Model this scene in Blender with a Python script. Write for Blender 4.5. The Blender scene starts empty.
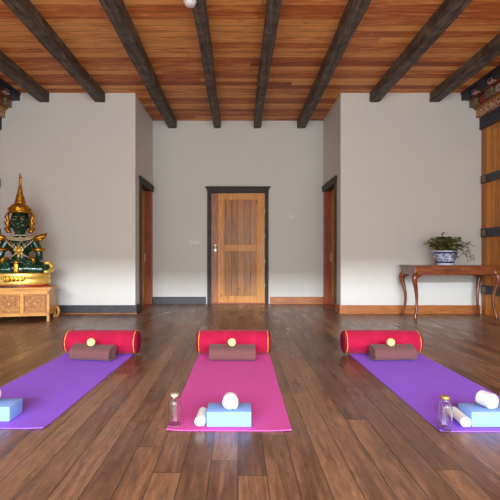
import bpy, bmesh, math, random
from mathutils import Vector, Matrix, noise
random.seed(7)
PI = math.pi
S = bpy.context.scene
COL = S.collection

# ------------------------------------------------------------------ materials
def srgb(r, g, b):
    f = lambda c: (c/255/12.92) if c/255 <= 0.04045 else ((c/255+0.055)/1.055)**2.4
    return (f(r), f(g), f(b), 1)

class NT:
    def __init__(s, name):
        s.m = bpy.data.materials.new(name); s.m.use_nodes = True
        s.t = s.m.node_tree; s.b = s.t.nodes['Principled BSDF']
        s.co = s.t.nodes.new('ShaderNodeTexCoord').outputs['Object']
    def n(s, typ, **kw):
        nd = s.t.nodes.new(typ)
        for k, v in kw.items(): setattr(nd, k, v)
        return nd
    def link(s, a, b): s.t.links.new(a, b)
    def setin(s, sock, v):
        if isinstance(v, bpy.types.NodeSocket): s.link(v, sock)
        else: sock.default_value = v
    def math(s, op, a, b=0.0):
        nd = s.n('ShaderNodeMath', operation=op); s.setin(nd.inputs[0], a); s.setin(nd.inputs[1], b); return nd.outputs[0]
    def sep(s, v):
        nd = s.n('ShaderNodeSeparateXYZ'); s.link(v, nd.inputs[0]); return nd.outputs
    def comb(s, x, y, z):
        nd = s.n('ShaderNodeCombineXYZ')
        for i, v in enumerate((x, y, z)): s.setin(nd.inputs[i], v)
        return nd.outputs[0]
    def noise(s, vec, scale, detail=3, rough=.5, dist=0):
        nd = s.n('ShaderNodeTexNoise'); s.link(vec, nd.inputs['Vector'])
        nd.inputs['Scale'].default_value = scale; nd.inputs['Detail'].default_value = detail
        nd.inputs['Roughness'].default_value = rough; nd.inputs['Distortion'].default_value = dist
        return nd.outputs['Fac']
    def ramp(s, fac, stops, interp='LINEAR'):
        nd = s.n('ShaderNodeValToRGB'); cr = nd.color_ramp; cr.interpolation = interp
        while len(cr.elements) < len(stops): cr.elements.new(.5)
        for e, (p, c) in zip(cr.elements, stops): e.position = p; e.color = c
        s.link(fac, nd.inputs[0]); return nd.outputs[0]
    def mix(s, fac, a, b, mode='MIX'):
        nd = s.n('ShaderNodeMix', data_type='RGBA', blend_type=mode)
        s.setin(nd.inputs[0], fac); s.setin(nd.inputs[6], a); s.setin(nd.inputs[7], b); return nd.outputs[2]
    def bump(s, h, strength=.3, dist=.01):
        nd = s.n('ShaderNodeBump'); s.link(h, nd.inputs['Height'])
        nd.inputs['Strength'].default_value = strength; nd.inputs['Distance'].default_value = dist
        s.link(nd.outputs[0], s.b.inputs['Normal'])
    def base(s, c): s.setin(s.b.inputs['Base Color'], c)
    def rough(s, v): s.setin(s.b.inputs['Roughness'], v)

def simple(name, c, rough=.5, metal=0, c2=None, scale=30, bump=0, bdist=.003, stretch=(1,1,1), sheen=0, detail=3, coat=0, spec=None):
    t = NT(name)
    mp = t.n('ShaderNodeMapping'); t.link(t.co, mp.inputs[0]); mp.inputs['Scale'].default_value = stretch
    v = mp.outputs[0]
    nz = t.noise(v, scale, detail)
    if c2 is None: c2 = tuple(x*.82 for x in c[:3])+(1,)
    t.base(t.ramp(nz, [(.35, c2), (.65, c)]))
    t.rough(rough); t.b.inputs['Metallic'].default_value = metal
    if bump: t.bump(nz, bump, bdist)
    if sheen: t.b.inputs['Sheen Weight'].default_value = sheen
    if coat: t.b.inputs['Coat Weight'].default_value = coat
    if spec is not None: t.b.inputs['Specular IOR Level'].default_value = spec
    return t.m

def planks(name, along, across, width, length, stops, rough=(.3, .5), seam=.006, seamc=(.01,.006,.004,1), grain=.35, knots=0, spec=None, worn=None):
    """boards: along/across are axis indexes; colour per board is random"""
    t = NT(name); xyz = t.sep(t.co)
    a, c = xyz[along], xyz[across]
    ci = t.math('DIVIDE', c, width); row = t.math('FLOOR', ci); fr = t.math('FRACT', ci)
    w1 = t.n('ShaderNodeTexWhiteNoise', noise_dimensions='1D'); t.link(row, w1.inputs['W'])
    al = t.math('ADD', t.math('DIVIDE', a, length), t.math('MULTIPLY', w1.outputs['Value'], 7.3))
    seg = t.math('FLOOR', al); fa = t.math('FRACT', al)
    w2 = t.n('ShaderNodeTexWhiteNoise', noise_dimensions='2D'); t.link(t.comb(row, seg, 0.0), w2.inputs['Vector'])
    rnd = w2.outputs['Value']
    # grain stretched along the board, shifted per board
    gv = t.comb(t.math('ADD', t.math('MULTIPLY', a, 1.3), t.math('MULTIPLY', rnd, 37.0)), t.math('MULTIPLY', c, 16.0), t.math('MULTIPLY', rnd, 11.0))
    g = t.noise(gv, 2.2, 5, .6, .25)
    g2 = t.noise(t.comb(t.math('MULTIPLY', a, .8), t.math('MULTIPLY', c, 3.0), t.math('MULTIPLY', rnd, 23.0)), 2.5, 3, .6, .2)
    f = t.math('ADD', t.math('MULTIPLY', rnd, 1-grain), t.math('MULTIPLY', t.math('SUBTRACT', t.math('ADD', g, g2), .5), grain*2))
    colr = t.ramp(f, stops)
    gm = t.ramp(g, [(.3, (.72,.72,.72,1)), (.7, (1.12,1.12,1.12,1))])
    colr = t.mix(.8, colr, gm, 'MULTIPLY')
    if knots:
        vo = t.n('ShaderNodeTexVoronoi'); t.link(t.comb(t.math('MULTIPLY', a, 2.2), t.math('MULTIPLY', c, 5.0), rnd), vo.inputs['Vector'])
        vo.inputs['Scale'].default_value = 1.0
        k = t.ramp(vo.outputs['Distance'], [(.02, (1,1,1,1)), (.11, (0,0,0,1))])
        colr = t.mix(t.math('MULTIPLY', k, knots), colr, (.05,.02,.008,1))
    if worn:
        wn = t.noise(t.co, 1.3, 4, .65)
        wm = t.ramp(wn, [(.42, (0,0,0,1)), (.68, (1,1,1,1))])
        colr = t.mix(t.math('MULTIPLY', wm, worn[1]), colr, worn[0])
    if worn:
        sc = t.noise(t.comb(t.math('MULTIPLY', a, 5.0), t.math('MULTIPLY', c, 26.0), rnd), 2.4, 8, .75, .1)
        colr = t.mix(.85, colr, t.ramp(sc, [(.32, (.55,.55,.55,1)), (.5, (1,1,1,1)), (.68, (1.4,1.38,1.34,1))]), 'MULTIPLY')
    e1 = t.math('MULTIPLY', t.math('MINIMUM', fr, t.math('SUBTRACT', 1.0, fr)), width)
    e2 = t.math('MULTIPLY', t.math('MINIMUM', fa, t.math('SUBTRACT', 1.0, fa)), length)
    e = t.math('MINIMUM', e1, e2)
    sm = t.n('ShaderNodeMapRange'); t.link(e, sm.inputs[0]); sm.inputs[1].default_value = seam*.3; sm.inputs[2].default_value = seam
    colr = t.mix(sm.outputs[0], seamc, colr)
    t.base(colr)
    rr = t.ramp(g2, [(.3, (rough[0],)*3+(1,)), (.7, (rough[1],)*3+(1,))])
    t.rough(rr)
    h = t.math('ADD', sm.outputs[0], t.math('MULTIPLY', g, .06))
    t.bump(h, .3, .003)
    if spec is not None: t.b.inputs['Specular IOR Level'].default_value = spec
    return t.m

M = {}
M['plaster'] = simple('plaster', (.705,.70,.655,1), .85, c2=(.692,.687,.642,1), scale=2, bump=.03)
M['floor'] = planks('floor_boards', 1, 0, .118, 2.3,
    [(.1, srgb(66,42,30)), (.4, srgb(96,64,46)), (.65, srgb(116,80,58)), (.95, srgb(148,106,76))], rough=(.24,.42), seam=.0026, seamc=(.03,.018,.012,1), grain=.42,
    worn=(srgb(136,114,98), .4), spec=.55)
M['ceiling'] = planks('ceiling_boards', 0, 1, .125, 5.5,
    [(.12, srgb(112,50,20)), (.38, srgb(166,84,36)), (.6, srgb(200,112,50)), (.85, srgb(234,164,92))], rough=(.45,.6), seam=.003, grain=.35, knots=.5, spec=.3)
M['panelling'] = planks('wall_boards', 2, 1, .15, 5.0,
    [(.1, srgb(154,84,26)), (.5, srgb(194,116,40)), (.9, srgb(220,148,60))], rough=(.45,.6), seam=.006, grain=.4, knots=.6)
M['door_light'] = planks('door_pine', 2, 0, .22, 9.0,
    [(.1, srgb(176,100,28)), (.5, srgb(204,126,40)), (.9, srgb(224,152,60))], rough=(.35,.5), seam=.0001, grain=.6, knots=.9)
M['door_panel'] = planks('door_panel_boards', 2, 0, .118, 9.0,
    [(.05, srgb(84,44,14)), (.45, srgb(136,80,28)), (.9, srgb(190,124,46))], rough=(.35,.5), seam=.004, grain=.5, knots=.8)
M['door_side'] = planks('side_door_boards', 2, 1, .2, 9.0,
    [(.1, srgb(150,80,26)), (.5, srgb(176,104,38)), (.9, srgb(196,128,52))], rough=(.35,.5), seam=.003, grain=.5, knots=.7)
M['red_wood'] = simple('reddish_wood', srgb(170,86,46), .4, c2=srgb(132,62,34), scale=8, stretch=(4,4,.6))
M['door_stile'] = simple('reddish_pine', srgb(176,106,54), .4, c2=srgb(138,74,34), scale=7, stretch=(5,4,.7), detail=5)
M['base_wood'] = simple('orange_wood', srgb(186,116,56), .4, c2=srgb(150,86,38), scale=9, stretch=(.5,3,6), detail=5)
M['slate'] = simple('slate_paint', srgb(66,66,70), .5, c2=srgb(50,50,54), scale=12, stretch=(1,1,3))
M['frame'] = simple('black_frame', srgb(54,46,38), .6, c2=srgb(36,30,25), scale=10)
def beam_mat():
    t = NT('aged_beam')
    xyz = t.sep(t.co)
    v = t.comb(t.math('MULTIPLY', xyz[0], 14.0), xyz[1], t.math('MULTIPLY', xyz[2], 14.0))
    g = t.noise(v, 2.5, 6, .65, .5)
    g2 = t.noise(t.co, 6, 4, .6)
    c = t.ramp(t.math('ADD', t.math('MULTIPLY', g, .6), t.math('MULTIPLY', g2, .4)), [(.38, srgb(40,32,27)), (.5, srgb(78,68,60)), (.62, srgb(122,108,95))])
    t.base(c); t.rough(.65); t.bump(g, .5, .01); return t.m
M['beam'] = beam_mat()
M['gold'] = simple('gilded', srgb(214,158,52), .32, .75, c2=srgb(160,104,26), scale=22, bump=.15)
M['gold_pale'] = simple('pale_gilded', srgb(240,204,106), .3, .5, c2=srgb(220,176,84), scale=22)
M['green'] = simple('dark_green_lacquer', srgb(12,74,52), .14, 0, c2=srgb(6,38,28), scale=9, coat=.6)
M['black_hair'] = simple('black_lacquer', srgb(14,16,16), .25)
M['pearl'] = simple('pearl_beads', srgb(226,205,170), .4, .2)
M['eye'] = simple('painted_eye', srgb(215,210,200), .4)
M['red_lacq'] = simple('red_lacquer', srgb(168,44,30), .3)
M['cab'] = simple('honey_wood', srgb(226,166,80), .38, c2=srgb(204,138,58), scale=8, stretch=(.6,3,5), detail=5)
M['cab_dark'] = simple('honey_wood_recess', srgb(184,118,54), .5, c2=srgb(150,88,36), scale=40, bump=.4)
M['carve'] = simple('carved_honey_wood', srgb(232,190,122), .4, c2=srgb(206,150,80), scale=30)
M['table'] = simple('table_mahogany', srgb(146,78,40), .22, c2=srgb(100,48,24), scale=7, stretch=(.6,3,3), detail=5, coat=.3)
M['table_leg'] = simple('leg_mahogany', srgb(138,70,40), .25, c2=srgb(92,42,24), scale=9, stretch=(3,3,.7), coat=.3)
M['mat_purple'] = simple('purple_foam', (.34,.13,.90,1), .75, c2=(.31,.12,.84,1), scale=160, bump=.2, bdist=.002)
M['mat_pink'] = simple('magenta_foam', (.74,.10,.44,1), .75, c2=(.68,.085,.40,1), scale=160, bump=.2, bdist=.002)
M['velvet'] = simple('crimson_velvet', (.44,.008,.05,1), .9, c2=(.36,.005,.038,1), scale=10, bump=.2, sheen=.08, detail=5, spec=.2)
M['velvet_end'] = simple('crimson_velvet_end', (.26,.004,.03,1), .9, c2=(.2,.003,.022,1), scale=14, spec=.2)
M['piping'] = simple('yellow_cord', srgb(240,176,60), .6)
M['brown'] = simple('brown_blanket_cloth', srgb(118,76,76), .95, c2=srgb(102,64,64), scale=140, bump=.3, sheen=.1)
M['brown_in'] = simple('brown_blanket_fold', srgb(84,48,44), .95)
M['ball'] = simple('pale_yellow_felt', srgb(244,240,150), .85, c2=srgb(236,230,128), scale=120, bump=.2)
M['ball_seam'] = simple('white_seam', srgb(250,250,236), .7)
M['block'] = simple('light_blue_foam', srgb(138,176,240), .75, c2=srgb(132,170,236), scale=90)
M['towel'] = simple('white_terry', (.88,.88,.88,1), .95, c2=(.8,.8,.8,1), scale=160, bump=.4)
M['cork'] = simple('brass_cap', srgb(196,152,84), .4, .5)
M['capsilver'] = simple('pale_cap', srgb(214,206,180), .4, .4)
M['strap'] = simple('dark_strap', srgb(62,64,70), .5, c2=srgb(44,46,52), scale=9)
M['stud'] = simple('stud_metal', srgb(168,140,112), .4, .5, c2=srgb(110,88,66), scale=60)
M['white_plastic'] = simple('white_plastic', (.82,.81,.78,1), .4)
M['steel'] = simple('brushed_steel', srgb(200,196,188), .3, .9)
M['leaf'] = simple('leaf_green', srgb(150,156,84), .5, c2=srgb(92,108,52), scale=10)
M['stem'] = simple('stem_green', srgb(90,84,44), .6)
M['soil'] = simple('dark_soil', srgb(50,36,26), .95)
M['cor_dark'] = simple('cornice_navy', srgb(44,48,60), .55, c2=srgb(30,32,42), scale=20)
M['cor_white'] = simple('cornice_white', srgb(196,184,172), .6, c2=srgb(150,130,120), scale=30)
M['cor_red'] = simple('cornice_red', srgb(150,62,36), .6, c2=srgb(104,36,26), scale=20)
M['cor_olive'] = simple('cornice_olive', srgb(128,112,76), .6, c2=srgb(92,80,58), scale=22)
M['cor_gold'] = simple('cornice_gold', srgb(184,140,60), .5, c2=srgb(130,92,40), scale=30)
M['ash'] = simple('dark_metal_tray', srgb(58,54,52), .4, .4)
def lattice():
    t = NT('cornice_lattice')
    v = t.n('ShaderNodeTexVoronoi', feature='DISTANCE_TO_EDGE'); t.link(t.co, v.inputs['Vector']); v.inputs['Scale'].default_value = 22
    c = t.ramp(v.outputs['Distance'], [(.08, srgb(214,176,140)), (.16, srgb(150,52,34)), (.5, srgb(64,26,22))])
    t.base(c); t.rough(.6); t.bump(v.outputs['Distance'], .6, .01); return t.m
M['lattice'] = lattice()
def porcelain():
    t = NT('blue_white_porcelain')
    z = t.sep(t.co)[2]
    nz = t.noise(t.co, 17, 3, .6, 1.5)
    pat = t.ramp(nz, [(.46, srgb(216,222,236)), (.5, srgb(40,56,140)), (.56, srgb(70,90,170)), (.62, srgb(210,216,232))])
    def band(z0, z1):
        return t.math('MULTIPLY', t.math('GREATER_THAN', z, z0), t.math('LESS_THAN', z, z1))
    c = t.mix(band(.03, .05), pat, srgb(30,38,96))
    c = t.mix(band(.168, .188), c, srgb(44,56,130))
    c = t.mix(band(.19, .3), c, srgb(214,218,228))
    c = t.mix(band(-.1, .028), c, srgb(206,210,222))
    t.base(c); t.rough(.15); return t.m
M['porcelain'] = porcelain()
def glass():
    t = NT('clear_glass')
    t.base((.97,.985,.98,1)); t.rough(.02)
    t.b.inputs['Transmission Weight'].default_value = 1; t.b.inputs['IOR'].default_value = 1.45
    return t.m
M['glass'] = glass()
def water():
    t = NT('water'); t.base((.98,.99,1,1)); t.rough(0); t.b.inputs['Transmission Weight'].default_value = 1; t.b.inputs['IOR'].default_value = 1.33
    return t.m
M['water'] = water()

# ------------------------------------------------------------------ mesh helpers
def new(): return bmesh.new()
def xf(bm, verts, mat):
    for v in verts: v.co = mat @ v.co
def box(bm, x0, x1, y0, y1, z0, z1, mat=None, bevel=0):
    r = bmesh.ops.create_cube(bm, size=1); vs = r['verts']
    for v in vs: v.co = Vector(((x0+x1)/2+v.co.x*(x1-x0), (y0+y1)/2+v.co.y*(y1-y0), (z0+z1)/2+v.co.z*(z1-z0)))
    if bevel:
        es = list({e for v in vs for e in v.link_edges})
        r2 = bmesh.ops.bevel(bm, geom=es, offset=bevel, segments=2, profile=.6, affect='EDGES')
        vs = list({v for f in r2['faces'] for v in f.verts} | {v for v in vs if v.is_valid})
    if mat is not None: xf(bm, vs, mat)
    return vs
def lathe(bm, prof, n=32, mat=None, sx=1, sy=1):
    """prof: list of (r, z) bottom to top, about Z"""
    rings = []; vs = []
    for r, z in prof:
        if r < 1e-6:
            v = bm.verts.new((0,0,z)); rings.append([v]); vs.append(v)
        else:
            ring = [bm.verts.new((r*sx*math.cos(2*PI*i/n), r*sy*math.sin(2*PI*i/n), z)) for i in range(n)]
            rings.append(ring); vs += ring
    for a, b in zip(rings, rings[1:]):
        for i in range(n):
            j = (i+1) % n
            if len(a) == 1 and len(b) == 1: continue
            if len(a) == 1: bm.faces.new((a[0], b[j], b[i]))
            elif len(b) == 1: bm.faces.new((a[i], a[j], b[0]))
            else: bm.faces.new((a[i], a[j], b[j], b[i]))
    if len(rings[0]) > 1: bm.faces.new(list(reversed(rings[0])))
    if len(rings[-1]) > 1: bm.faces.new(rings[-1])
    if mat is not None: xf(bm, vs, mat)
    return vs
def tube(bm, pts, rad, n=10, closed=False, mat=None, sq=False):
    pts = [Vector(p) for p in pts]; N = len(pts)
    if not hasattr(rad, '__len__'): rad = [rad]*N
    rings = []; vs = []; up = Vector((0,0,1)); prevu = None
    for i, p in enumerate(pts):
        a = pts[(i-1) % N] if (closed or i > 0) else p
        b = pts[(i+1) % N] if (closed or i < N-1) else p
        d = (b-a).normalized()
        if prevu is None:
            u = d.cross(up)
            if u.length < .1: u = d.cross(Vector((1,0,0)))
        else:
            u = prevu - d*prevu.dot(d)
        u.normalize(); prevu = u; w = d.cross(u)
        ring = []
        for k in range(n):
            t = 2*PI*(k+(.5 if sq else 0))/n
            ring.append(bm.verts.new(p + (u*math.cos(t)+w*math.sin(t))*rad[i]))
        rings.append(ring); vs += ring
    for i in range(N if closed else N-1):
        a, b = rings[i], rings[(i+1) % N]
        for k in range(n):
            j = (k+1) % n; bm.faces.new((a[k], a[j], b[j], b[k]))
    if not closed:
        bm.faces.new(list(reversed(rings[0]))); bm.faces.new(rings[-1])
    if mat is not None: xf(bm, vs, mat)
    return vs
def ell(bm, c, r, mat=None, u=20, v=12):
    r = tuple(r) if hasattr(r, '__len__') else (r, r, r); c = Vector(c); vs = []
    def P(x, y, z):
        p = c + Vector((x*r[0], y*r[1], z*r[2])); q = bm.verts.new(mat @ p if mat is not None else p); vs.append(q); return q
    top, bot = P(0,0,1), P(0,0,-1)
    rows = [[P(math.sin(PI*j/v)*math.cos(2*PI*i/u), math.sin(PI*j/v)*math.sin(2*PI*i/u), math.cos(PI*j/v)) for i in range(u)] for j in range(1, v)]
    for i in range(u):
        k = (i+1) % u
        bm.faces.new((top, rows[0][i], rows[0][k])); bm.faces.new((bot, rows[-1][k], rows[-1][i]))
        for A, B in zip(rows, rows[1:]): bm.faces.new((A[i], B[i], B[k], A[k]))
    return vs
def capsule(bm, a, b, ra, rb, k=None):
    a = Vector(a); b = Vector(b); L = (b-a).length; k = k or max(2, int(L/(min(ra, rb)*.45)))
    for i in range(k+1):
        t = i/k; ell(bm, a.lerp(b, t), ra+(rb-ra)*t, u=16, v=10)
def ribbon(bm, path, th, y0, y1, ny=4, mat=None, jit=0):
    """thick cloth following a 2D path (x, z), extruded along Y"""
    N = len(path); L = []; R = []
    for i in range(N):
        a = Vector(path[max(0, i-1)]); b = Vector(path[min(N-1, i+1)]); d = (b-a).normalized(); nn = Vector((-d.y, d.x))
        p = Vector(path[i]); L.append(p+nn*th/2); R.append(p-nn*th/2)
    poly = L + R[::-1]; K = len(poly); vs = []; rings = []
    for j in range(ny+1):
        y = y0+(y1-y0)*j/ny
        ring = []
        for i, p in enumerate(poly):
            jy = jit*noise.noise(Vector((p.x*25, p.y*25, j*.7))) if jit else 0
            jx = jit*.5*noise.noise(Vector((p.x*18+5, y*9, p.y*18))) if jit else 0
            ring.append(bm.verts.new((p.x+jx, y+(jy if j in (0, ny) else 0), p.y+jx)))
        rings.append(ring); vs += ring
    for j in range(ny):
        for i in range(K):
            k = (i+1) % K; bm.faces.new((rings[j][i], rings[j][k], rings[j+1][k], rings[j+1][i]))
    for rg in (rings[0], rings[-1]):
        for i in range(N-1): bm.faces.new((rg[i], rg[i+1], rg[K-2-i], rg[K-1-i]))
    if mat is not None: xf(bm, vs, mat)
    return vs
def obj(name, bm, mat, parent=None, smooth=False, loc=None):
    bmesh.ops.recalc_face_normals(bm, faces=bm.faces)
    me = bpy.data.meshes.new(name)
    if loc is not None: bmesh.ops.translate(bm, verts=bm.verts, vec=-Vector(loc))
    bm.to_mesh(me); bm.free()
    if smooth:
        for p in me.polygons: p.use_smooth = True
    o = bpy.data.objects.new(name, me); COL.objects.link(o)
    me.materials.append(M[mat] if isinstance(mat, str) else mat)
    if loc is not None: o.location = loc
    if parent: o.parent = parent
    return o
def autosmooth(o, ang=40):
    me = o.data
    for p in me.polygons: p.use_smooth = True
    bm = bmesh.new(); bm.from_mesh(me)
    for e in bm.edges:
        if len(e.link_faces) == 2 and e.calc_face_angle(0) > math.radians(ang): e.smooth = False
    bm.to_mesh(me); bm.free(); return o
def tag(o, label, cat, group=None, kind=None):
    o['label'] = label; o['category'] = cat
    if group: o['group'] = group
    if kind: o['kind'] = kind
    return o
def thing(name, label, cat, loc=(0,0,0), rz=0, group=None):
    o = bpy.data.objects.new(name, None); COL.objects.link(o); o.location = loc; o.rotation_euler = (0,0,rz)
    o.empty_display_size = .1
    return tag(o, label, cat, group)
def struct(name, bm, mat, parent=None, smooth=False):
    o = obj(name, bm, mat, parent, smooth)
    if not parent: o['kind'] = 'structure'
    return o
def dup(root, loc, rz=0, label=None):
    r = root.copy(); COL.objects.link(r); r.location = loc; r.rotation_euler = (0,0,rz)
    if label: r['label'] = label
    for ch in list(root.children):
        c = ch.copy(); COL.objects.link(c); c.parent = r
        for g in list(ch.children):
            d = g.copy(); COL.objects.link(d); d.parent = c
    return r

# ------------------------------------------------------------------ the room (camera at x=0, y=0; y is depth)
YF, YB, YR = 6.545, 7.88, -2.6         # projecting walls, alcove back wall, open side behind camera
XL, XR, XA = -3.72, 3.80, 1.6
ZC = 3.44; T = .16
bm = new(); box(bm, XL-T, XR+T, YR-1.5, YB+T, -.1, 0); struct('floor', bm, 'floor')
bm = new(); box(bm, XL-T, XR+T, YR-.6, YB+T, ZC, ZC+.1); struct('ceiling', bm, 'ceiling')
# back wall with door hole
bm = new()
DX0, DX1, DZ = -.53, .53, 2.12
box(bm, -XA-T, DX0, YB, YB+T, 0, ZC); box(bm, DX1, XA+T, YB, YB+T, 0, ZC); box(bm, DX0, DX1, YB, YB+T, DZ, ZC)
struct('wall_back', bm, 'plaster')
# alcove side walls with door holes; front faces of the projecting walls
AY0, AY1 = 6.88, 7.76
for side, name in ((-1, 'wall_alcove_left'), (1, 'wall_alcove_right')):
    bm = new(); xa, xb = sorted((side*XA, side*(XA+T)))
    box(bm, xa, xb, YF, AY0, 0, ZC); box(bm, xa, xb, AY1, YB, 0, ZC); box(bm, xa, xb, AY0, AY1, DZ, ZC)
    struct(name, bm, 'plaster')
bm = new(); box(bm, XL, -XA-T, YF, YF+T, 0, ZC); struct('wall_front_left', bm, 'plaster')
bm = new(); box(bm, XA+T, XR, YF, YF+T, 0, ZC); struct('wall_front_right', bm, 'plaster')
bm = new(); box(bm, XL-T, XL, YR, YF+T, 0, ZC); struct('wall_left', bm, 'panelling')
bm = new(); box(bm, XR, XR+T, YR, YF+T, 0, ZC); struct('wall_right', bm, 'panelling')
# rear (behind the camera): lintel over a wide glazed veranda opening
bm = new(); box(bm, XL-T, XR+T, YR-T, YR, 2.75, ZC); box(bm, XL-T, XL+.25, YR-T, YR, 0, 2.75); box(bm, XR-.25, XR+T, YR-T, YR, 0, 2.75)
struct('wall_rear', bm, 'plaster')
# reddish corner posts where plank walls meet plaster
bm = new(); box(bm, XR-.01, XR, YF-.12, YF, .0, 2.86, bevel=.004); struct('trim_1', bm, 'base_wood')
bm = new(); box(bm, XL, XL+.01, YF-.12, YF, .0, 2.86, bevel=.004); struct('trim_2', bm, 'base_wood')
# baseboards
def bb(name, boxes, mat):
    bm = new()
    for b in boxes: box(bm, *b, bevel=.004)
    struct(name, bm, mat)
bh, bt = .135, .022
bb('baseboard_front_left', [(XL+.03, -XA+bt, YF-bt, YF, 0, bh), (-XA, -XA+bt, YF, AY0-.08, 0, bh)], 'slate')
bb('baseboard_back_left', [(-XA, -.6, YB-bt, YB, 0, bh)], 'slate')
bb('baseboard_back_right', [(.6, XA, YB-bt, YB, 0, bh)], 'base_wood')
bb('baseboard_front_right', [(XA-bt, XR-.03, YF-bt, YF, 0, bh), (XA-bt, XA, YF, AY0-.08, 0, bh)], 'base_wood')
# quarter-round shoe under the left skirting
bb('trim_3', [(XL+.03, -XA+bt+.012, YF-bt-.014, YF-bt, 0, .014)], 'base_wood')

# main door
d1 = thing('door_1', 'panelled pine door in a black frame centred in the back wall', 'door', (0, YB, 0)); d1['kind'] = 'structure'
bm = new()
box(bm, -.575, DX0+.022, -.035, .10, 0, 2.13, bevel=.004); box(bm, DX1-.022, .57, -.035, .10, 0, 2.13, bevel=.004)
box(bm, DX0, DX1, -.033, .10, 2.085, 2.14)
obj('frame', bm, 'frame', d1)
bm = new(); box(bm, -.59, .585, -.045, -.0, 2.13, 2.175, bevel=.006); box(bm, -.615, .61, -.06, 0, 2.173, 2.2, bevel=.006); obj('door_head', bm, 'frame', d1)
y0, y1 = .012, .055
def dp(name, x0, x1, z0, z1, mat, ya=y0, yb=y1, bev=.004):
    bm = new(); box(bm, x0, x1, ya, yb, z0, z1, bevel=bev); return obj(name, bm, mat, d1)
dp('stile', -.505, -.385, .02, 2.08, 'door_stile')
dp('stile', .345, .505, .02, 2.08, 'door_light')
dp('inner_stile', -.384, -.262, .02, 2.08, 'door_light')
dp('rail', -.262, .345, 1.955, 2.08, 'door_light')
dp('rail', -.262, .345, .99, 1.115, 'door_light')
dp('rail', -.262, .345, .02, .15, 'door_light')
dp('panel', -.262, .345, 1.115, 1.955, 'door_panel', .032, .05, 0)
dp('panel', -.262, .345, .15, .99, 'door_panel', .032, .05, 0)
bm = new(); box(bm, -.45, -.405, -.0, .014, .98, 1.12, bevel=.004); ell(bm, (-.428,-.03,1.06), (.026,.02,.026)); tube(bm, [(-.428,.0,1.06), (-.428,-.03,1.06)], .009); obj('handle', bm, 'steel', d1, True)
for z in (.35, .8, 1.28, 1.75):
    bm = new(); box(bm, .497, .509, .004, .02, z-.035, z+.035, bevel=.002); obj('hinge', bm, 'capsilver', d1)
bm = new(); box(bm, DX0, DX1, -.02, .12, 0, .018, bevel=.004); obj('threshold', bm, 'red_wood', d1)

# side doors
def side_door(name, s, label):
    d = thing(name, label, 'door', (s*XA, 0, 0)); d['kind'] = 'structure'
    def b(nm, xi0, xi1, ya, yb, z0, z1, mat, bev=.003):
        xa, xb = sorted((s*xi0, s*xi1)); bm = new(); box(bm, xa, xb, ya, yb, z0, z1, bevel=bev); return obj(nm, bm, mat, d)
    b('frame', -.02, .115, AY0-.07, AY0+.015, 0, 2.12, 'frame')
    b('jamb', -.012, .115, AY1-.03, AY1+.055, 0, 2.12, 'red_wood')
    b('door_head', -.03, .11, AY0-.08, AY1+.07, 2.09, 2.15, 'frame')
    b('door_cap', -.038, 0, AY0-.10, AY1+.08, 2.15, 2.2, 'frame')
    b('stile', .10, .145, AY0+.015, AY0+.16, .02, 2.09, 'door_side')
    b('stile', .10, .145, AY1-.17, AY1-.03, .02, 2.09, 'door_side')
    for z0, z1 in ((.02, .16), (.98, 1.1), (1.95, 2.09)): b('rail', .10, .145, AY0+.16, AY1-.17, z0, z1, 'door_side')
    for z0, z1 in ((.16, .98), (1.1, 1.95)): b('panel', .12, .14, AY0+.16, AY1-.17, z0, z1, 'door_side', 0)
    h = b('handle', .09, .102, AY1-.12, AY1-.08, .8, .95, 'white_plastic')
    b('threshold', -.01, .15, AY0, AY1, 0, .02, 'red_wood')
side_door('door_2', -1, 'narrow wooden door in the left side wall of the alcove')
side_door('door_3', 1, 'narrow wooden door in the right side wall of the alcove')

# wall plates
def plate(name, x, y, z, w, h, label, cat, nrock):
    t = thing(name, label, cat, (x, y, z))
    bm = new(); box(bm, -w/2, w/2, -.008, 0, -h/2, h/2, bevel=.003); obj('cover_plate', bm, 'white_plastic', t)
    for i in range(nrock):
        c = -w/2+w*(i+.5)/nrock; bm = new(); box(bm, c-w/nrock*.36, c+w/nrock*.36, -.012, -.006, -h*.3, h*.3, bevel=.002); obj('rocker', bm, 'white_plastic', t)
plate('light_switch', -.80, YB, 1.145, .2, .075, 'white switch plate on the back wall left of the door', 'switch', 3)
plate('wall_sensor', 1.0, YB, 1.63, .085, .085, 'small white square plate on the back wall right of the door', 'sensor', 1)

# ------------------------------------------------------------------ beams
def beam(x, w, y1, label):
    bm = new(); n = 60; h = .145; y0 = YR-.3; rings = []
    for i in range(n+1):
        y = y0+(y1-y0)*i/n; ring = []
        b = .014
        prof = [(-w/2, 0), (-w/2, -h+b), (-w/2+b, -h), (0, -h), (w/2-b, -h), (w/2, -h+b), (w/2, 0)]
        for k, (px, pz) in enumerate(prof):
            j = Vector((noise.noise(Vector((x*3+k*2.1, y*1.4, 1)))*.009, 0, noise.noise(Vector((x*3+k*2.1, y*1.4, 9)))*.009))
            if pz == 0: j.z = 0
            wob = noise.noise(Vector((x*5, y*.35, 3)))*.018
            ring.append(bm.verts.new(Vector((x+px+wob, y, ZC+pz))+j))
        rings.append(ring)
    for a, c in zip(rings, rings[1:]):
        for k in range(len(a)):
            kk = (k+1) % len(a); bm.faces.new((a[k], a[kk], c[kk], c[k]))
    bm.faces.new(rings[0]); bm.faces.new(rings[-1][::-1])
    o = obj('ceiling_beam', bm, 'beam', loc=(x, y1, ZC)); tag(o, label, 'beam', 'dark beams under the plank ceiling')
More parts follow.
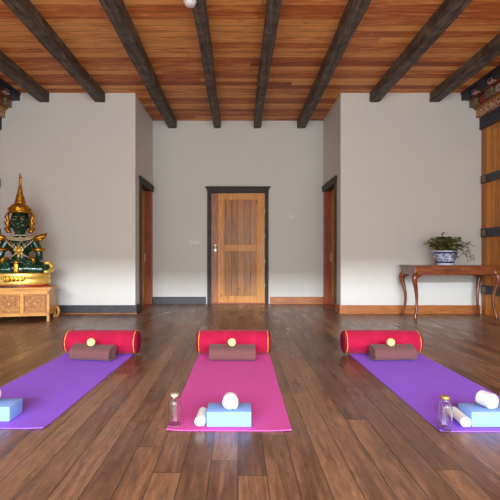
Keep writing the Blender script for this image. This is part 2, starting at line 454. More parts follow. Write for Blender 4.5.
BX = [(-3.015,.16,YF,'leftmost dark ceiling beam, ending above the golden statue'),
      (-2.15,.16,YF,'second dark ceiling beam from the left, ending at the left white wall'),
      (-1.235,.165,YB,'dark ceiling beam close to the left side of the alcove'),
      (-.385,.13,YB,'dark ceiling beam carrying the round white smoke detector'),
      (.355,.135,YB,'dark ceiling beam running just right above the central door'),
      (1.185,.155,YB,'dark ceiling beam close to the right side of the alcove'),
      (2.13,.16,YF,'second dark ceiling beam from the right, ending at the right white wall'),
      (3.06,.16,YF,'rightmost dark ceiling beam, nearest the painted cornice on the right')]
for a in BX: beam(*a)
# smoke detector under the fourth beam
sd = thing('smoke_detector', 'round white smoke detector under a dark ceiling beam', 'detector', (-.45, 3.94, ZC-.142))
bm = new(); lathe(bm, [(.062,0), (.062,-.012), (.058,-.02)]); obj('mounting_base', bm, 'white_plastic', sd, True)
bm = new(); lathe(bm, [(.052,-.016), (.05,-.04), (.036,-.052), (.0,-.054)]); obj('sensor_cover', bm, 'white_plastic', sd, True)

# ------------------------------------------------------------------ painted cornices
def cornice(s, label):
    X = XR if s > 0 else XL
    c = thing('painted_cornice', label, 'cornice', (X, YF, ZC), 0, 'painted timber cornices along the side walls')
    L = 3.4
    def cb(nm, d0, d1, ya, yb, z0, z1, mat, bev=.004, parent=c):
        xa, xb = sorted((-s*d0, -s*d1)); bm = new(); box(bm, xa, xb, -yb, -ya, z0, z1, bevel=bev); return obj(nm, bm, mat, parent)
    cb('top_board', 0, .335, 0, L, -.03, 0, 'cor_dark')
    cb('upper_backing', 0, .24, 0, L, -.125, -.03, 'cor_red')
    cb('middle_backing', 0, .14, 0, L, -.25, -.125, 'cor_red')
    cb('gold_strip', 0, .12, 0, L, -.275, -.25, 'cor_gold')
    cb('lattice_band', 0, .095, 0, L, -.39, -.275, 'lattice', 0)
    cb('lintel', 0, .04, 0, L, -.58, -.39, 'cor_dark')
    k = 0; y = .0
    while y+.2 < L:
        b = cb('upper_block', .05, .325, y, y+.2, -.122, -.032, 'cor_dark', .006)
        # white face with red core on the end of each block gap
        cb('painted_end', .05, .29, y+.225, y+.355, -.12, -.05, 'cor_white', .012)
        cb('red_inset', .285, .296, y+.255, y+.325, -.108, -.068, 'cor_red', .003)
        y += .4
    y = .02
    while y+.2 < L:
        cb('lower_block', .03, .21, y, y+.17, -.245, -.13, 'cor_olive', .02)
        cb('lower_red_block', .03, .18, y+.21, y+.36, -.235, -.14, 'cor_white' if k % 2 else 'cor_red', .012)
        y += .4; k += 1
    return c
cornice(1, 'painted cornice of stacked dark and carved blocks above the right plank wall')
cornice(-1, 'painted cornice of stacked dark and carved blocks above the left plank wall')

# straps on the plank walls
def strap(s, z, w, label):
    X = XR if s > 0 else XL
    t = thing('wall_strap', label, 'strap', (X, YF-.02, z), 0, 'dark straps across the plank walls')
    bm = new(); xa, xb = sorted((0, -s*.032)); box(bm, xa, xb, -3.0, 0, -w/2, w/2, bevel=.005); obj('band', bm, 'strap', t)
    for y in (.085, 1.2, 2.4):
        bm = new(); lathe(bm, [(.05,0), (.052,.006), (.04,.012), (.036,.008), (.02,.01), (.014,.02), (0,.024)], 24,
              Matrix.Translation((-s*.03, -y, 0)) @ Matrix.Rotation(-s*PI/2, 4, 'Y')); obj('stud', bm, 'stud', t, True)
strap(1, 2.08, .125, 'topmost dark strap with round studs on the right plank wall')
strap(1, 1.255, .14, 'middle dark strap with round studs on the right plank wall')
strap(1, .385, .13, 'lowest dark strap on the right plank wall, behind the table leg')
strap(-1, 2.03, .13, 'dark strap on the left plank wall, upper one beside the statue spire')
strap(-1, 1.255, .14, 'dark strap on the left plank wall, behind the statue')

# ------------------------------------------------------------------ yoga mats
def mat_(name, c, w, l, rz, m, label):
    bm = new()
    nx, ny = 10, 40
    vs = [[None]*(ny+1) for _ in range(nx+1)]; vb = [[None]*(ny+1) for _ in range(nx+1)]
    for i in range(nx+1):
        for j in range(ny+1):
            x = (i/nx-.5)*w; y = (j/ny-.5)*l
            h = .0055+.0012*max(0, noise.noise(Vector((x*3, y*3, w))))
            # lifted front corners
            e = max(0, 1-(j/ny)/.06)*(abs(i/nx-.5)*2)**6
            vs[i][j] = bm.verts.new((x, y, h+.006*e)); vb[i][j] = bm.verts.new((x, y, .001+.006*e))
    for i in range(nx):
        for j in range(ny):
            bm.faces.new((vs[i][j], vs[i+1][j], vs[i+1][j+1], vs[i][j+1]))
            bm.faces.new((vb[i][j], vb[i][j+1], vb[i+1][j+1], vb[i+1][j]))
    for i in range(nx):
        bm.faces.new((vs[i][0], vb[i][0], vb[i+1][0], vs[i+1][0])); bm.faces.new((vs[i+1][ny], vb[i+1][ny], vb[i][ny], vs[i][ny]))
    for j in range(ny):
        bm.faces.new((vs[0][j+1], vb[0][j+1], vb[0][j], vs[0][j])); bm.faces.new((vs[nx][j], vb[nx][j], vb[nx][j+1], vs[nx][j+1]))
    o = obj(name, bm, m); autosmooth(o, 30); o.location = (*c, 0); o.rotation_euler = (0, 0, rz)
    return tag(o, label, 'yoga mat', 'yoga mats laid side by side on the floor')
mat_('yoga_mat', (-1.295, 3.06), .63, 1.74, math.radians(-2.0), 'mat_purple', 'purple yoga mat on the left, nearest the statue')
mat_('yoga_mat', (-.04, 3.03), .645, 1.75, math.radians(-.4), 'mat_pink', 'magenta pink yoga mat in the middle of the floor')
mat_('yoga_mat', (1.348, 3.02), .645, 1.75, math.radians(.4), 'mat_purple', 'purple yoga mat on the right, on the side of the console table')

# bolsters
def bolster(x0, x1, y, rz, label):
    L = x1-x0; t = thing('bolster', label, 'bolster', ((x0+x1)/2, y, .0085), rz, 'bolsters at the heads of the mats')
    R = .107; RY = Matrix.Translation((0,0,R)) @ Matrix.Rotation(PI/2, 4, 'Y')
    h = L/2
    prof = []
    n = 48
    for i in range(25):
        z = -h+.03 + (2*h-.06)*i/24; prof.append((R*(1-.035*(abs(z)/h)**6), z))
    bm = new(); vs = lathe(bm, prof, n)
    for v in vs:
        r = math.hypot(v.co.x, v.co.y)
        if r > .01:
            a = math.atan2(v.co.y, v.co.x); k = 1+.02*noise.noise(Vector((math.cos(a)*2, math.sin(a)*2, v.co.z*7)))+.012*noise.noise(Vector((math.cos(a)*6, math.sin(a)*6, v.co.z*14)))
            k = min(k, 1.0) if v.co.x > .05 else k
            v.co.x *= k; v.co.y *= k
    xf(bm, vs, RY); obj('cover', bm, 'velvet', t, True)
    for s in (-1, 1):
        bm = new(); pr = [(R*.965, h-.03), (R*.95, h-.018), (R*.8, h-.004), (R*.5, h-.0), (R*.15, h-.008), (0, h-.014)]
        lathe(bm, pr, n, RY @ (Matrix.Identity(4) if s > 0 else Matrix.Rotation(PI, 4, 'X'))); obj('end_cap', bm, 'velvet_end', t, True)
        bm = new(); tube(bm, [(math.cos(a)*R*.955, math.sin(a)*R*.955, s*(h-.03)) for a in [2*PI*i/48 for i in range(48)]], .0042, 8, True, RY); obj('piping', bm, 'piping', t, True)
bolster(-1.575, -.90, 3.84, math.radians(-1.0), 'crimson velvet bolster on the head of the left purple mat')
bolster(-.38, .297, 3.84, 0, 'crimson velvet bolster on the head of the pink mat')
bolster(.95, 1.66, 3.84, math.radians(-1.0), 'crimson velvet bolster on the head of the right purple mat')

# folded blankets: one thick cloth folded flat in a loop, ends show the folds
def spiral_rect(w, h, th, turns=2.35):
    """flattened spiral filling a w x h rectangle, outer end at the bottom back"""
    pts = []; pitch = th*1.06; N = 26
    tot = turns*2*PI
    k = int(turns*N)
    for i in range(k+1):
        a = -PI*.25 - i/N*2*PI          # clockwise, shrinking inwards
        sh = pitch*i/N
        rx, rz = w/2-th/2-sh, h/2-th/2-sh
        rz = max(rz, .004); rx = max(rx, .01)
        ca, sa = math.cos(a), math.sin(a); e = .55
        x = rx*math.copysign(abs(ca)**e, ca); z = rz*math.copysign(abs(sa)**e, sa)
        pts.append((x, z))
    return pts
def blanket(x0, x1, yfront, rz, label):
    W = x1-x0; t = thing('folded_blanket', label, 'blanket', ((x0+x1)/2, yfront, .0068), rz, 'folded brown blankets leaning on the bolsters')
    w, h, th = .18, .142, .027
    P = [(x+w/2, z+h/2) for x, z in spiral_rect(w, h, th)]
    bm = new(); vs = ribbon(bm, P, th*.8, -W/2, W/2, 14, None, .006)
    for v in vs:                                   # higher at the back, slumped in the middle
        f = v.co.z/h; dd = v.co.x/w; u = v.co.y/(W/2)
        v.co.z = v.co.z*(.82+.42*dd) - .006*f*(1-u*u)
        v.co.x += .004*math.sin(u*4+f*2)*f
        if v.co.z < .001: v.co.z = .001
    xf(bm, vs, Matrix.Rotation(PI/2, 4, 'Z') @ Matrix.Scale(-1, 4, (0,1,0)))
    autosmooth(obj('cloth', bm, 'brown', t), 50)
blanket(-1.440, -1.078, 3.52, math.radians(-10), 'folded brown blanket against the bolster on the left purple mat')
blanket(-.245, .148, 3.515, 0, 'folded brown blanket against the bolster on the pink mat')
blanket(1.152, 1.515, 3.52, math.radians(5), 'folded brown blanket against the bolster on the right purple mat')

def ball(x, y, z, label):
    t = thing('massage_ball', label, 'ball', (x, y, z), 0, 'pale yellow balls on the blankets'); r = .034
    bm = new(); ell(bm, (0,0,r), r, u=32, v=20); obj('felt', bm, 'ball', t, True)
    bm = new(); pts = []
    for i in range(64):
        a = 2*PI*i/64; b = .44
        x_ = math.cos(a)-.0*math.cos(3*a); q = Vector(((1-b/2)*math.cos(a)+b/2*math.cos(3*a), (1-b/2)*math.sin(a)-b/2*math.sin(3*a), 2*math.sqrt(b/2*(1-b/2))*math.sin(2*a)))
        q.normalize(); pts.append(q*r*1.0+Vector((0,0,r)))
    tube(bm, pts, .0013, 6, True); obj('seam', bm, 'ball_seam', t, True)
for x, w in ((-1.255, 'left purple mat'), (-.052, 'pink mat'), (1.305, 'right purple mat')):
    ball(x, 3.585, .1295, 'small pale yellow ball resting on the blanket of the ' + w)

# ------------------------------------------------------------------ blocks, towels, bottles
def yblock(x0, x1, y0, rz, label):
    bm = new(); box(bm, -(x1-x0)/2, (x1-x0)/2, 0, .14, 0, .08, bevel=.006)
    o = obj('yoga_block', bm, 'block'); autosmooth(o, 30); o.location = ((x0+x1)/2, y0, .0072); o.rotation_euler = (0,0,rz)
    tag(o, label, 'yoga block', 'light blue foam blocks at the front of the mats')
yblock(-1.466, -1.230, 2.262, 0, 'light blue foam block on the left purple mat')
yblock(-.165, .070, 2.19, 0, 'light blue foam block on the pink mat')
yblock(1.218, 1.452, 2.19, 0, 'light blue foam block on the right purple mat')
def towel(x, y, z, r, L, rz, label, turns=3.2):
    bm = new(); th = r/(turns+.35); P = []
    N = 24
    for i in range(int(turns*N)+1):
        a = -PI/2+.6 + i/N*2*PI; rr = max(r-th/2-th*1.0*i/N, th*.3); P.append((rr*math.cos(a), rr*math.sin(a)))
    vs = ribbon(bm, P, th*.93, 0, L, 8, None, .003)
    for v in vs:
        v.co.z += r; v.co.z = max(v.co.z, .0005)
        # soft bulging ends
        if v.co.y < .004 or v.co.y > L-.004:
            d = math.hypot(v.co.x, v.co.z-r)/r; s = 1 if v.co.y > L/2 else -1
            v.co.y += s*.012*(1-d*d)
    o = obj('rolled_towel', bm, 'towel'); autosmooth(o, 50); o.location = (x, y, z); o.rotation_euler = (0,0,rz)
    tag(o, label, 'towel', 'rolled white towels by the blocks')
ZB = .0874
towel(-1.368, 2.285, ZB, .043, .07, 0, 'rolled white towel on top of the left blue block')
towel(-.043, 2.20, ZB, .046, .035, 0, 'rolled white towel on top of the blue block on the pink mat')
towel(1.33, 2.205, ZB, .047, .06, math.radians(14), 'rolled white towel on top of the right blue block')
towel(-.200, 2.185, .0072, .032, .13, math.radians(-3), 'slim rolled white towel lying left of the block on the pink mat', 2.6)
towel(1.176, 2.175, .0072, .032, .15, math.radians(-6), 'slim rolled white towel between the bottle and the block on the right mat', 2.6)

def bottle(x, y, r, h, cap, label):
    t = thing('glass_bottle', label, 'bottle', (x, y, .0072), 0, 'clear glass bottles at the mat corners')
    w = .0028; nr = r*.52
    o_ = [(0,0), (r*.9,0), (r,.006), (r, h*.66), (r*.93, h*.74), (nr*1.1, h*.85), (nr, h*.88), (nr, h*.93)]
    i_ = [(nr-w, h*.93), (nr-w, h*.88), (nr*1.1-w, h*.85), (r*.93-w, h*.74), (r-w, h*.66), (r-w,.012), (r*.85,.007), (0,.007)]
    bm = new(); lathe(bm, o_+i_, 40); obj('glass_body', bm, 'glass', t, True)
    bm = new(); cr = nr*1.22
    lathe(bm, [(0,h*.915), (cr*.96,h*.915), (cr,h*.925), (cr,h*.99), (cr*.94,h), (0,h)], 32); autosmooth(obj('cap', bm, cap, t), 40)
bottle(-.335, 2.22, .0325, .166, 'capsilver', 'clear glass bottle with pale cap on the near left corner of the pink mat')
bottle(1.067, 2.165, .035, .172, 'cork', 'clear glass bottle with brass cap on the near corner of the right purple mat')

# ------------------------------------------------------------------ statue cabinet
CR = math.radians(12)
CW, CD, CH = 1.03, .44, .47
e1 = Vector((math.cos(CR), math.sin(CR), 0)); e2 = Vector((-math.sin(CR), math.cos(CR), 0))
fr = Vector((-2.605, 5.80, 0)); cc = fr - e1*CW/2 + e2*CD/2
cab = thing('carved_cabinet', 'low honey coloured wooden cabinet with carved panels under the statue', 'cabinet', cc, CR)
def cb(nm, x0, x1, y0, y1, z0, z1, mat='cab', bev=.004, parent=cab):
    bm = new(); box(bm, x0, x1, y0, y1, z0, z1, bevel=bev); return obj(nm, bm, mat, parent)
hx, hy = CW/2, CD/2
cb('cabinet_top', -hx-.015, hx+.03, -hy-.025, hy, CH-.03, CH, bev=.008)
cb('moulding', -hx-.006, hx+.014, -hy-.012, hy, CH-.05, CH-.03, bev=.006)
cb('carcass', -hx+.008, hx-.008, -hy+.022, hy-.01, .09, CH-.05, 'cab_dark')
cb('top_rail', -hx, hx, -hy, -hy+.03, CH-.095, CH-.05); cb('bottom_rail', -hx, hx, -hy, -hy+.03, .075, .115)
cb('side_panel', hx-.012, hx, -hy+.03, hy-.03, .08, CH-.05)
cb('side_panel', -hx, -hx+.012, -hy+.03, hy-.03, .08, CH-.05)
for sx in (-1, 1):
    for sy in (-1, 1):
        xa, xb = sorted((sx*hx, sx*(hx-.035))); ya, yb = sorted((sy*hy, sy*(hy-.035)))
        cb('leg', xa, xb, ya, yb, 0, CH-.05)
for sx in (-1, 1):
    bm = new(); tube(bm, [(sx*(hx-.01), hy-.05, .17), (sx*(hx+.025), hy-.05, .15), (sx*(hx+.045), hy-.05, .10), (sx*(hx+.04), hy-.05, .05), (sx*(hx+.015), hy-.05, .0)], [.01,.018,.022,.018,.02], 8); obj('scroll_foot', bm, 'cab', cab, True)
pw = (CW-.07)/3
for i in range(2): cb('mullion', -hx+.035+pw*(i+1)-.022, -hx+.035+pw*(i+1)+.022, -hy, -hy+.03, .115, CH-.095)
for i in range(3):
    cxp = -hx+.035+pw*(i+.5); zc = (.115+CH-.095)/2; rw = pw/2-.034; rh = .118
    rnd = random.Random(5+i)
    bm = new(); 
    for (a, b, c, d) in ((-rw-.008, rw+.008, rh, rh+.009), (-rw-.008, rw+.008, -rh-.009, -rh)): box(bm, cxp+a, cxp+b, -hy-.004, -hy+.022, zc+c, zc+d)
    for (a, b) in ((-rw-.008, -rw), (rw, rw+.008)): box(bm, cxp+a, cxp+b, -hy-.004, -hy+.022, zc-rh, zc+rh)
    fp = obj('panel_frame', bm, 'cab', cab)
    bm = new()
    def curl(x, z, r, a0, s, n=20, tr=.0065):
        pts = []
        for q in range(n):
            f = q/(n-1); a = a0+s*f*4.6; rr = r*(1-.78*f); pts.append((x+rr*math.cos(a), -hy+.016, z+rr*math.sin(a)))
        tube(bm, pts, [tr*(1-.4*q/(n-1)) for q in range(n)], 6)
    lathe(bm, [(.0,.0),(.02,.0),(.018,.008),(.008,.012),(0,.012)], 12, Matrix.Translation((cxp, -hy+.018, zc)) @ Matrix.Rotation(PI/2, 4, 'X'))
    for ix in (-1, 1):
        for iz in (-1, 1):
            curl(cxp+ix*rw*.5, zc+iz*rh*.52, .036, PI*.25+ix*iz*.5, ix*iz)
            curl(cxp+ix*rw*.78, zc+iz*rh*.16, .022, PI/2*iz, -ix*iz)
            curl(cxp+ix*rw*.2, zc+iz*rh*.75, .022, PI/2*iz+.6, ix*iz)
            curl(cxp+ix*rw*.8, zc+iz*rh*.8, .018, 0, -ix*iz)
    for q in range(22):
        x = cxp+rnd.uniform(-rw*.9, rw*.9); z = zc+rnd.uniform(-rh*.9, rh*.9); a = rnd.uniform(0, PI)
        ell(bm, (0,0,0), (.014,.006,.005), Matrix.Translation((x, -hy+.018, z)) @ Matrix.Rotation(a, 4, 'Y'), 8, 6)
    obj('carving', bm, 'carve', cab, True)

# ------------------------------------------------------------------ the statue
stloc = Vector((-3.075, 5.93, CH)); 
st = thing('seated_statue', 'dark green seated deity statue with gilded crown and ornaments on the cabinet', 'statue', stloc, math.radians(16))
# local frame: z=0 at the cabinet top, -y towards the viewer
bm = new(); lathe(bm, [(0,0), (.36,0), (.372,.008), (.372,.022), (.36,.03), (0,.03)], 56, sy=.55); obj('lacquer_plinth', bm, 'red_lacq', st, True)
bm = new(); vs = lathe(bm, [(0,.03), (.385,.03), (.395,.036), (.40,.05), (.40,.10), (.395,.115), (.388,.12), (.395,.127), (.398,.17), (.39,.188), (.37,.195), (0,.195)], 64, sy=.55)
autosmooth(obj('throne_base', bm, 'gold_pale', st), 40)
# body (one continuous remeshed surface): crossed legs, torso, arms in the lap, head
bm = new()
ell(bm, (0,.03,.27), (.20,.14,.10))                                  # hips
for s in (-1, 1):
    capsule(bm, (s*.12,.0,.275), (s*.335,-.07,.265), .095, .075)      # thighs
    capsule(bm, (s*.335,-.07,.262), (s*.30,-.13,.245), .073, .066)    # knees
    capsule(bm, (s*.30,-.135,.245), (-s*.05,-.165,.245 + (.02 if s > 0 else 0)), .062, .048)  # shins
    capsule(bm, (-s*.05,-.165,.245), (-s*.17,-.15,.30), .04, .034)    # feet
ell(bm, (0,.03,.37), (.125,.085,.10)); ell(bm, (0,.03,.44), (.118,.08,.10))
ell(bm, (0,.03,.55), (.16,.092,.12)); ell(bm, (0,.035,.61), (.175,.08,.08))
for s in (-1, 1): ell(bm, (s*.07,-.03,.575), (.062,.05,.05))
capsule(bm, (0,.03,.66), (0,.02,.77), .085, .07); ell(bm, (0,.035,.665), (.15,.075,.055))
ell(bm, (0,.01,.905), (.122,.12,.165)); ell(bm, (0,-.02,.835), (.096,.09,.10)); ell(bm, (0,-.05,.765), (.042,.042,.034))  # skull, jaw, chin
capsule(bm, (0,-.112,.95), (0,-.136,.872), .013, .023)
for s in (-1, 1):
    ell(bm, (s*.021,-.12,.868), .016); ell(bm, (s*.052,-.098,.972), (.038,.014,.009)); ell(bm, (s*.056,-.085,.86), (.034,.03,.036))
    ell(bm, (s*.126,.01,.88), (.016,.03,.055)); ell(bm, (s*.13,.012,.815), (.013,.018,.035))
ell(bm, (0,-.116,.826), (.034,.014,.010)); ell(bm, (0,-.112,.809), (.027,.014,.010))
for s in (-1, 1):
    capsule(bm, (s*.185,.03,.62), (s*.235,.02,.52), .062, .055)
    capsule(bm, (s*.235,.02,.52), (s*.255,-.0,.40), .055, .046)
    capsule(bm, (s*.255,-.0,.40), (s*.15,-.13,.355), .045, .034)
    capsule(bm, (s*.15,-.13,.355), (s*.075,-.165,.352), .033, .03)
    for q in range(4):
        yy = -.152-.014*q; zz = .362-.006*q
        capsule(bm, (s*.075, yy, zz), (-s*(.0+.006*(1.5-abs(q-1.5))), yy-.006, zz-.004), .0105, .0095)
    capsule(bm, (s*.075,-.14,.37), (s*.02,-.15,.385), .012, .010)
body = obj('body', bm, 'green', st, True)
rm = body.modifiers.new('Remesh', 'REMESH'); rm.mode = 'VOXEL'; rm.voxel_size = .008; rm.use_smooth_shade = True
sm = body.modifiers.new('Smooth', 'SMOOTH'); sm.factor = .5; sm.iterations = 3
# hair, crown, spire
bm = new(); ell(bm, (0,.035,.95), (.13,.115,.13)); obj('hair', bm, 'black_hair', st, True)
bm = new(); lathe(bm, [(.122,1.03), (.138,1.035), (.142,1.055), (.132,1.065), (.138,1.08), (.136,1.11), (.116,1.135), (.088,1.16), (.07,1.172), (.072,1.18),
    (.074,1.19), (.064,1.205), (.066,1.215), (.056,1.238), (.058,1.248), (.049,1.27), (.051,1.28), (.040,1.30), (.042,1.31), (.031,1.34), (.032,1.35), (.024,1.39), (.019,1.45), (.017,1.52), (.022,1.53), (.012,1.545), (.007,1.595), (0,1.60)], 36)
obj('crown', bm, 'gold', st, True)
bm = new()
for a in range(9):
    t = math.radians(-90+(a-4)*24); c, s_ = math.cos(t), math.sin(t); h = .06-.005*abs(a-4)
    pts = []
    for q in range(7):
        f = q/6; w_ = .024*math.sin(PI*min(1, f*.85+.12))
        pts.append((f*h, w_))
    for (f, w_) in pts: pass
    vsl = []
    B = Vector((.140*c, .140*s_, 1.055)); tx = Vector((-s_, c, 0))
    for f, w_ in pts:
        vsl.append((bm.verts.new(B+tx*w_+Vector((c*f*.25, s_*f*.25, f))), bm.verts.new(B-tx*w_+Vector((c*f*.25, s_*f*.25, f)))))
    for A, Bq in zip(vsl, vsl[1:]): bm.faces.new((A[0], A[1], Bq[1], Bq[0]))
cl = obj('crown_leaves', bm, 'gold', st); so = cl.modifiers.new('Solid', 'SOLIDIFY'); so.thickness = .008
# flaring ear ornaments
for s in (-1, 1):
    bm = new()
    tube(bm, [(s*.14,-.02,1.04), (s*.165,-.02,.98), (s*.145,-.02,.92), (s*.165,-.02,.885), (s*.15,-.02,.85), (s*.165,-.03,.81), (s*.145,-.04,.775), (s*.11,-.05,.765)], [.018,.028,.024,.032,.027,.035,.03,.018], 8)
    tube(bm, [(s*.155,-.02,.96), (s*.19,-.02,.975), (s*.185,-.02,1.0)], [.012,.01,.004], 6)
    tube(bm, [(s*.165,-.02,.885), (s*.195,-.02,.90), (s*.195,-.02,.925)], [.012,.01,.004], 6)
    obj('ear_ornament', bm, 'gold', st, True)
# face details
for s in (-1, 1):
    bm = new(); ell(bm, (s*.052,-.102,.935), (.024,.010,.0065), None, 14, 8); e = obj('eye', bm, 'eye', st, True)
    bm = new(); ell(bm, (s*.052,-.110,.935), (.007,.004,.0055), None, 10, 8); obj('pupil', bm, 'black_hair', e, True)
    bm = new(); tube(bm, [(s*(.018+.055*f), -.122+.035*f*f, .968+.016*math.sin(PI*f)) for f in [i/6 for i in range(7)]], .0035, 6); obj('brow', bm, 'gold', st, True)
# necklace
bm = new()
for i in range(29):
    a = PI*i/28; x = .165*math.cos(a); z = .70-.05*math.sin(a); y = -.03-.058*math.sin(a); ell(bm, (x,y,z), .013, None, 8, 6)
for i in range(7):
    a = PI*(i+.5)/7; x = .16*math.cos(a); z = .65-.065*math.sin(a); y = -.04-.065*math.sin(a)
    tube(bm, [(x-.02,y,z+.025), (x,y-.004,z-.02), (x+.02,y,z+.025)], .006, 6)
for i in range(24):
    a = 2*PI*i/24; ell(bm, (.082*math.cos(a), .02+.078*math.sin(a), .715-.008*math.sin(a)), .0125, None, 8, 6)
for i in range(23):
    a = PI*i/22; ell(bm, (.128*math.cos(a), -.025-.06*math.sin(a), .705-.03*math.sin(a)), .012, None, 8, 6)
obj('necklace', bm, 'pearl', st, True)
bm = new()                                                            # crossing sashes on the chest
for s in (-1, 1):
    tube(bm, [(s*.18,-.03,.66), (s*.13,-.075,.60), (s*.05,-.10,.53), (0,-.098,.48), (-s*.07,-.08,.44), (-s*.13,-.04,.40)], .009, 8)
obj('chest_straps', bm, 'pearl', st, True)
bm = new(); lathe(bm, [(0,.0),(.05,.0),(.045,.012),(.025,.018),(.012,.026),(0,.027)], 10, Matrix.Translation((0,-.092,.51)) @ Matrix.Rotation(PI/2, 4, 'X'))
for i in range(8):
    a = 2*PI*i/8; ell(bm, (.05*math.cos(a), -.1, .51+.06*math.sin(a)), (.014,.008,.02), None, 8, 6)
tube(bm, [(0,-.1,.46), (0,-.105,.42), (0,-.1,.38)], [.022,.016,.004], 8)
obj('chest_pendant', bm, 'gold_pale', st, True)
for s in (-1, 1):
    # winged shoulder ornaments
    bm = new(); tube(bm, [(s*.18,.0,.675), (s*.24,-.0,.69), (s*.30,-.0,.71), (s*.35,-.0,.755)], [.03,.042,.042,.008], 8)
    tube(bm, [(s*.21,-.0,.665), (s*.27,-.0,.665), (s*.315,-.0,.69)], [.03,.032,.008], 8)
    obj('shoulder_ornament', bm, 'gold', st, True)
    bm = new()
    tube(bm, [Vector((s*.236,.02,.52))+Vector((math.cos(a)*.064, math.sin(a)*.064, s*math.cos(a)*-.0)) for a in [2*PI*i/20 for i in range(20)]], .026, 8, True)
    lathe(bm, [(0,0),(.03,0),(.02,.016),(0,.02)], 10, Matrix.Translation((s*.24,-.045,.53)) @ Matrix.Rotation(PI/2, 4, 'X'))
    obj('armlet', bm, 'gold', st, True)
    bm = new()
    d = Vector((-s*.105,-.13,-.045)).normalized(); u = d.cross(Vector((0,0,1))).normalized(); w_ = d.cross(u); c0 = Vector((s*.168,-.108,.362))
    tube(bm, [c0+(u*math.cos(a)+w_*math.sin(a))*.040 for a in [2*PI*i/20 for i in range(20)]], .024, 8, True); obj('bracelet', bm, 'gold', st, True)
    # curled gilded knee guards
    bm = new(); tube(bm, [(s*.33,-.17,.215), (s*.385,-.14,.205), (s*.42,-.08,.235), (s*.42,-.06,.29), (s*.385,-.09,.335), (s*.325,-.12,.335)], [.02,.03,.038,.038,.034,.02], 10); obj('knee_guard', bm, 'gold_pale', st, True)
bm = new(); box(bm, -.035, .025, -.235, -.19, .2, .33, bevel=.014); ell(bm, (-.005,-.22,.34), (.035,.025,.03)); obj('apron_clasp', bm, 'gold', st, True)
bm = new(); box(bm, -.16, .1, -.245, -.212, .085, .15, bevel=.01)
for i in range(5): tube(bm, [(-.14+i*.05,-.25,.08), (-.12+i*.05,-.255,.12), (-.14+i*.05,-.25,.155)], .007, 6)
obj('base_emblem', bm, 'gold', st, True)
# small tray in front
tr = thing('offering_tray', 'small dark tray in front of the green statue', 'tray', stloc + e1*-.09 + e2*-.235, CR)
bm = new(); box(bm, -.11, .11, -.024, .016, 0, .012, bevel=.003); obj('tray_base', bm, 'ash', tr)
bm = new(); tube(bm, [(-.108,-.022,.014), (.108,-.022,.014), (.108,.014,.014), (-.108,.014,.014)], .005, 6, True); obj('rim', bm, 'ash', tr, True)

# ------------------------------------------------------------------ console table
TX0, TX1, TY0, TY1, TZ = 2.47, 3.70, 5.90, 6.44, .768
tb = thing('console_table', 'reddish brown console table with curved legs below the right wall', 'table', ((TX0+TX1)/2, (TY0+TY1)/2, 0))
hx, hy = (TX1-TX0)/2, (TY1-TY0)/2
bm = new(); box(bm, -hx, hx, -hy, hy, TZ-.018, TZ, bevel=.006); obj('tabletop', bm, 'table', tb)
bm = new(); box(bm, -hx+.02, hx-.02, -hy+.025, -hy+.045, TZ-.135, TZ-.018, bevel=.004); obj('front_apron', bm, 'table', tb)
bm = new(); box(bm, -hx+.02, hx-.02, hy-.045, hy-.025, TZ-.135, TZ-.018, bevel=.004); obj('rear_apron', bm, 'table', tb)
for s in (-1, 1):
    xa, xb = sorted((s*(hx-.02), s*(hx-.04))); bm = new(); box(bm, xa, xb, -hy+.045, hy-.045, TZ-.135, TZ-.018, bevel=.003); obj('side_apron', bm, 'table_leg', tb)
bm = new(); tube(bm, [(-hx+.03,-hy+.022,TZ-.132), (hx-.03,-hy+.022,TZ-.132)], .007, 8); obj('bead_moulding', bm, 'table_leg', tb, True)
for sx in (-1, 1):
    for sy in (-1, 1):
        bm = new()
        prof = [(-.01,TZ-.02,.034), (-.008,TZ-.12,.038), (.012,TZ-.155,.044), (.02,TZ-.19,.041), (.012,TZ-.25,.033), (-.006,TZ-.33,.027), (-.02,TZ-.42,.023), (-.024,TZ-.52,.02), (-.016,TZ-.62,.018), (.0,TZ-.70,.018), (.004,TZ-.74,.021), (.006,TZ-.758,.021), (.004,TZ-.768,.015)]
        # smooth the profile
        P = []
        for i in range(len(prof)-1):
            for q in range(3):
                f = q/3; P.append(tuple(prof[i][k]*(1-f)+prof[i+1][k]*f for k in range(3)))
        P.append(prof[-1])
        bx, by = sx*(hx-.045), sy*(hy-.05)
        tube(bm, [(bx+sx*o*1.1, by+sy*o*.9, z) for o, z, r in P], [r for o, z, r in P], 8, sq=True)
        lg = obj('leg', bm, 'table_leg', tb, True)
        # bracket wings beside the knee
        bm = new()
        for (dx, dy) in ((-sx, 0), (0, -sy)):
            for q in range(8):
                f = q/7; L_ = .012; zt = TZ-.13; hgt = .055*(1-f)**1.6+.006
                cx_, cy_ = bx+dx*(.03+.085*f), by+dy*(.03+.085*f)
                box(bm, cx_-(.007 if dx else .011), cx_+(.007 if dx else .011), cy_-(.007 if dy else .011), cy_+(.007 if dy else .011), zt-hgt, zt)
        obj('knee_bracket', bm, 'table_leg', lg)

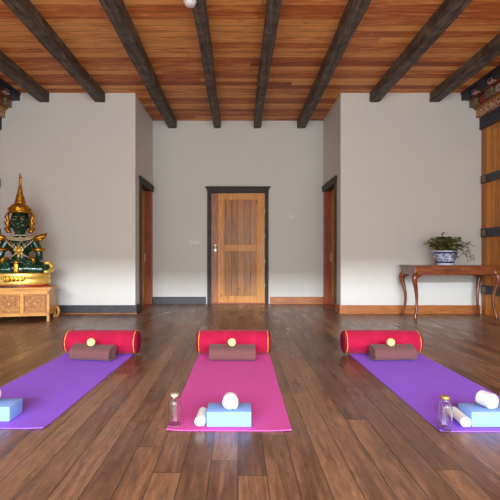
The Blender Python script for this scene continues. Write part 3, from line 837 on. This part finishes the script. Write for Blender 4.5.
# planter
pc = Vector((3.045, 6.17, TZ))
pl = thing('potted_plant', 'leafy trailing plant in a blue and white porcelain pot on the console table', 'plant', pc)
bm = new(); lathe(bm, [(0,0), (.118,0), (.122,.006), (.12,.03), (.128,.05), (.15,.11), (.162,.17), (.166,.188), (.176,.196), (.178,.21), (.168,.214), (.16,.205), (.155,.17), (0,.165)], 48, Matrix.Translation((-.005,0,0))); obj('pot', bm, 'porcelain', pl, True)
bm = new(); lathe(bm, [(0,.166),(.15,.166),(.148,.185),(.07,.195),(0,.198)], 30); obj('soil', bm, 'soil', pl, True)
rnd = random.Random(3)
stems = new(); leaves = new()
def leaf(p, d, L, W):
    d = d.normalized(); side = d.cross(Vector((rnd.uniform(-.3,.3),rnd.uniform(-.3,.3),1))).normalized(); up = side.cross(d)
    rows = []
    for q in range(6):
        f = q/5; w_ = W*math.sin(PI*(f*.92+.04))**.8*(1-.25*f); c = p+d*L*f-Vector((0,0,1))*L*.25*f*f
        rows.append((leaves.verts.new(c-side*w_+up*w_*.3), leaves.verts.new(c), leaves.verts.new(c+side*w_+up*w_*.3)))
    for a, b in zip(rows, rows[1:]):
        leaves.faces.new((a[0],a[1],b[1],b[0])); leaves.faces.new((a[1],a[2],b[2],b[1]))
def vine(path, nl, L):
    tube(stems, path, .0028, 5)
    for i in range(nl):
        f = (i+.7)/nl*(len(path)-1); k = min(int(f), len(path)-2); p = Vector(path[k]).lerp(Vector(path[k+1]), f-k)
        a = rnd.uniform(0, 2*PI); d = Vector((math.cos(a), math.sin(a), rnd.uniform(-.2,.6)))
        leaf(p, d, L*rnd.uniform(.7,1.15), L*.34)
for i in range(34):
    a = rnd.uniform(0, 2*PI); r = rnd.uniform(.05, .2); h = rnd.uniform(.06, .25)*(1.15-r*2.2)+.02
    pts = [(math.cos(a)*r*.2, math.sin(a)*r*.2, .19), (math.cos(a)*r*.6, math.sin(a)*r*.6, .19+h*.8), (math.cos(a)*r, math.sin(a)*r, .19+h), (math.cos(a)*r*1.2, math.sin(a)*r*1.2, .19+h*.85)]
    vine(pts, 9, .095)
vine([(.05,-.05,.19), (.15,-.08,.27), (.25,-.08,.27), (.31,-.08,.2), (.33,-.08,.12), (.33,-.08,.05)], 20, .07)
vine([(.05,-.05,.19), (.14,-.1,.24), (.21,-.12,.19), (.25,-.13,.11)], 14, .07)
vine([(.04,-.05,.19), (.06,-.17,.23), (.065,-.2,.16), (.06,-.19,.09)], 16, .07)
vine([(.0,-.05,.19), (.2,-.04,.29), (.29,-.04,.33), (.34,-.04,.29)], 12, .07)
vine([(-.05,-.05,.19), (-.15,-.06,.23), (-.22,-.06,.24), (-.26,-.05,.225)], 9, .05)
vine([(-.02,.0,.19), (-.06,-.02,.36), (-.05,-.02,.45), (-.02,-.02,.47)], 10, .055)
obj('stems', stems, 'stem', pl, True); obj('leaves', leaves, 'leaf', pl, True)

# ------------------------------------------------------------------ light, world, camera
w = bpy.data.worlds.new('World'); S.world = w; w.use_nodes = True
bg = w.node_tree.nodes['Background']; bg.inputs[0].default_value = (.86,.93,1,1); bg.inputs[1].default_value = 1.2
def area(name, loc, rot, sx, sy, e, c=(1,1,1)):
    l = bpy.data.lights.new(name, 'AREA'); l.shape = 'RECTANGLE'; l.size = sx; l.size_y = sy; l.energy = e; l.color = c
    o = bpy.data.objects.new(name, l); COL.objects.link(o); o.location = loc; o.rotation_euler = rot; return o
area('veranda_daylight', (.0, YR+.05, 1.3), (math.radians(88), 0, 0), 6.6, 2.4, 282, (.90,1.0,1.03))
area('side_fill_left', (XL+.1, -.6, 1.4), (0, math.radians(-90), 0), 2.0, 3.0, 34, (.90,1.0,1.03))  # added fill lamp beside the camera for softer shadows; this wall has no window
area('side_fill_right', (XR-.1, -.6, 1.4), (0, math.radians(90), 0), 2.0, 3.0, 34, (.90,1.0,1.03))  # matching added fill on the right, in front of a closed plank wall
# bright strip of sky beyond the veranda; the lintel cuts it off above waist height on the far walls
l2 = area('low_sky', (.0, -12, 4.86), (math.radians(78), 0, 0), 15, .5, 960, (.92,1.0,1.10)); l2.data.spread = math.radians(90)
area('floor_bounce_fill', (0, .2, .25), (math.radians(180), 0, 0), 6.0, 4.0, 42, (.95,.97,1))  # added upward lamp standing in for light bounced off the floor
cam = bpy.data.cameras.new('camera'); cam.sensor_width = 36; cam.lens = 420/500*36
cam.shift_x = (250-238)/500; cam.shift_y = (256-250)/500; cam.clip_start = .05
co = bpy.data.objects.new('camera', cam); COL.objects.link(co); co.location = (0,0,.9); co.rotation_euler = (PI/2,0,0)
S.camera = co
S.view_settings.view_transform = 'Standard'; S.view_settings.look = 'None'; S.view_settings.exposure = 0
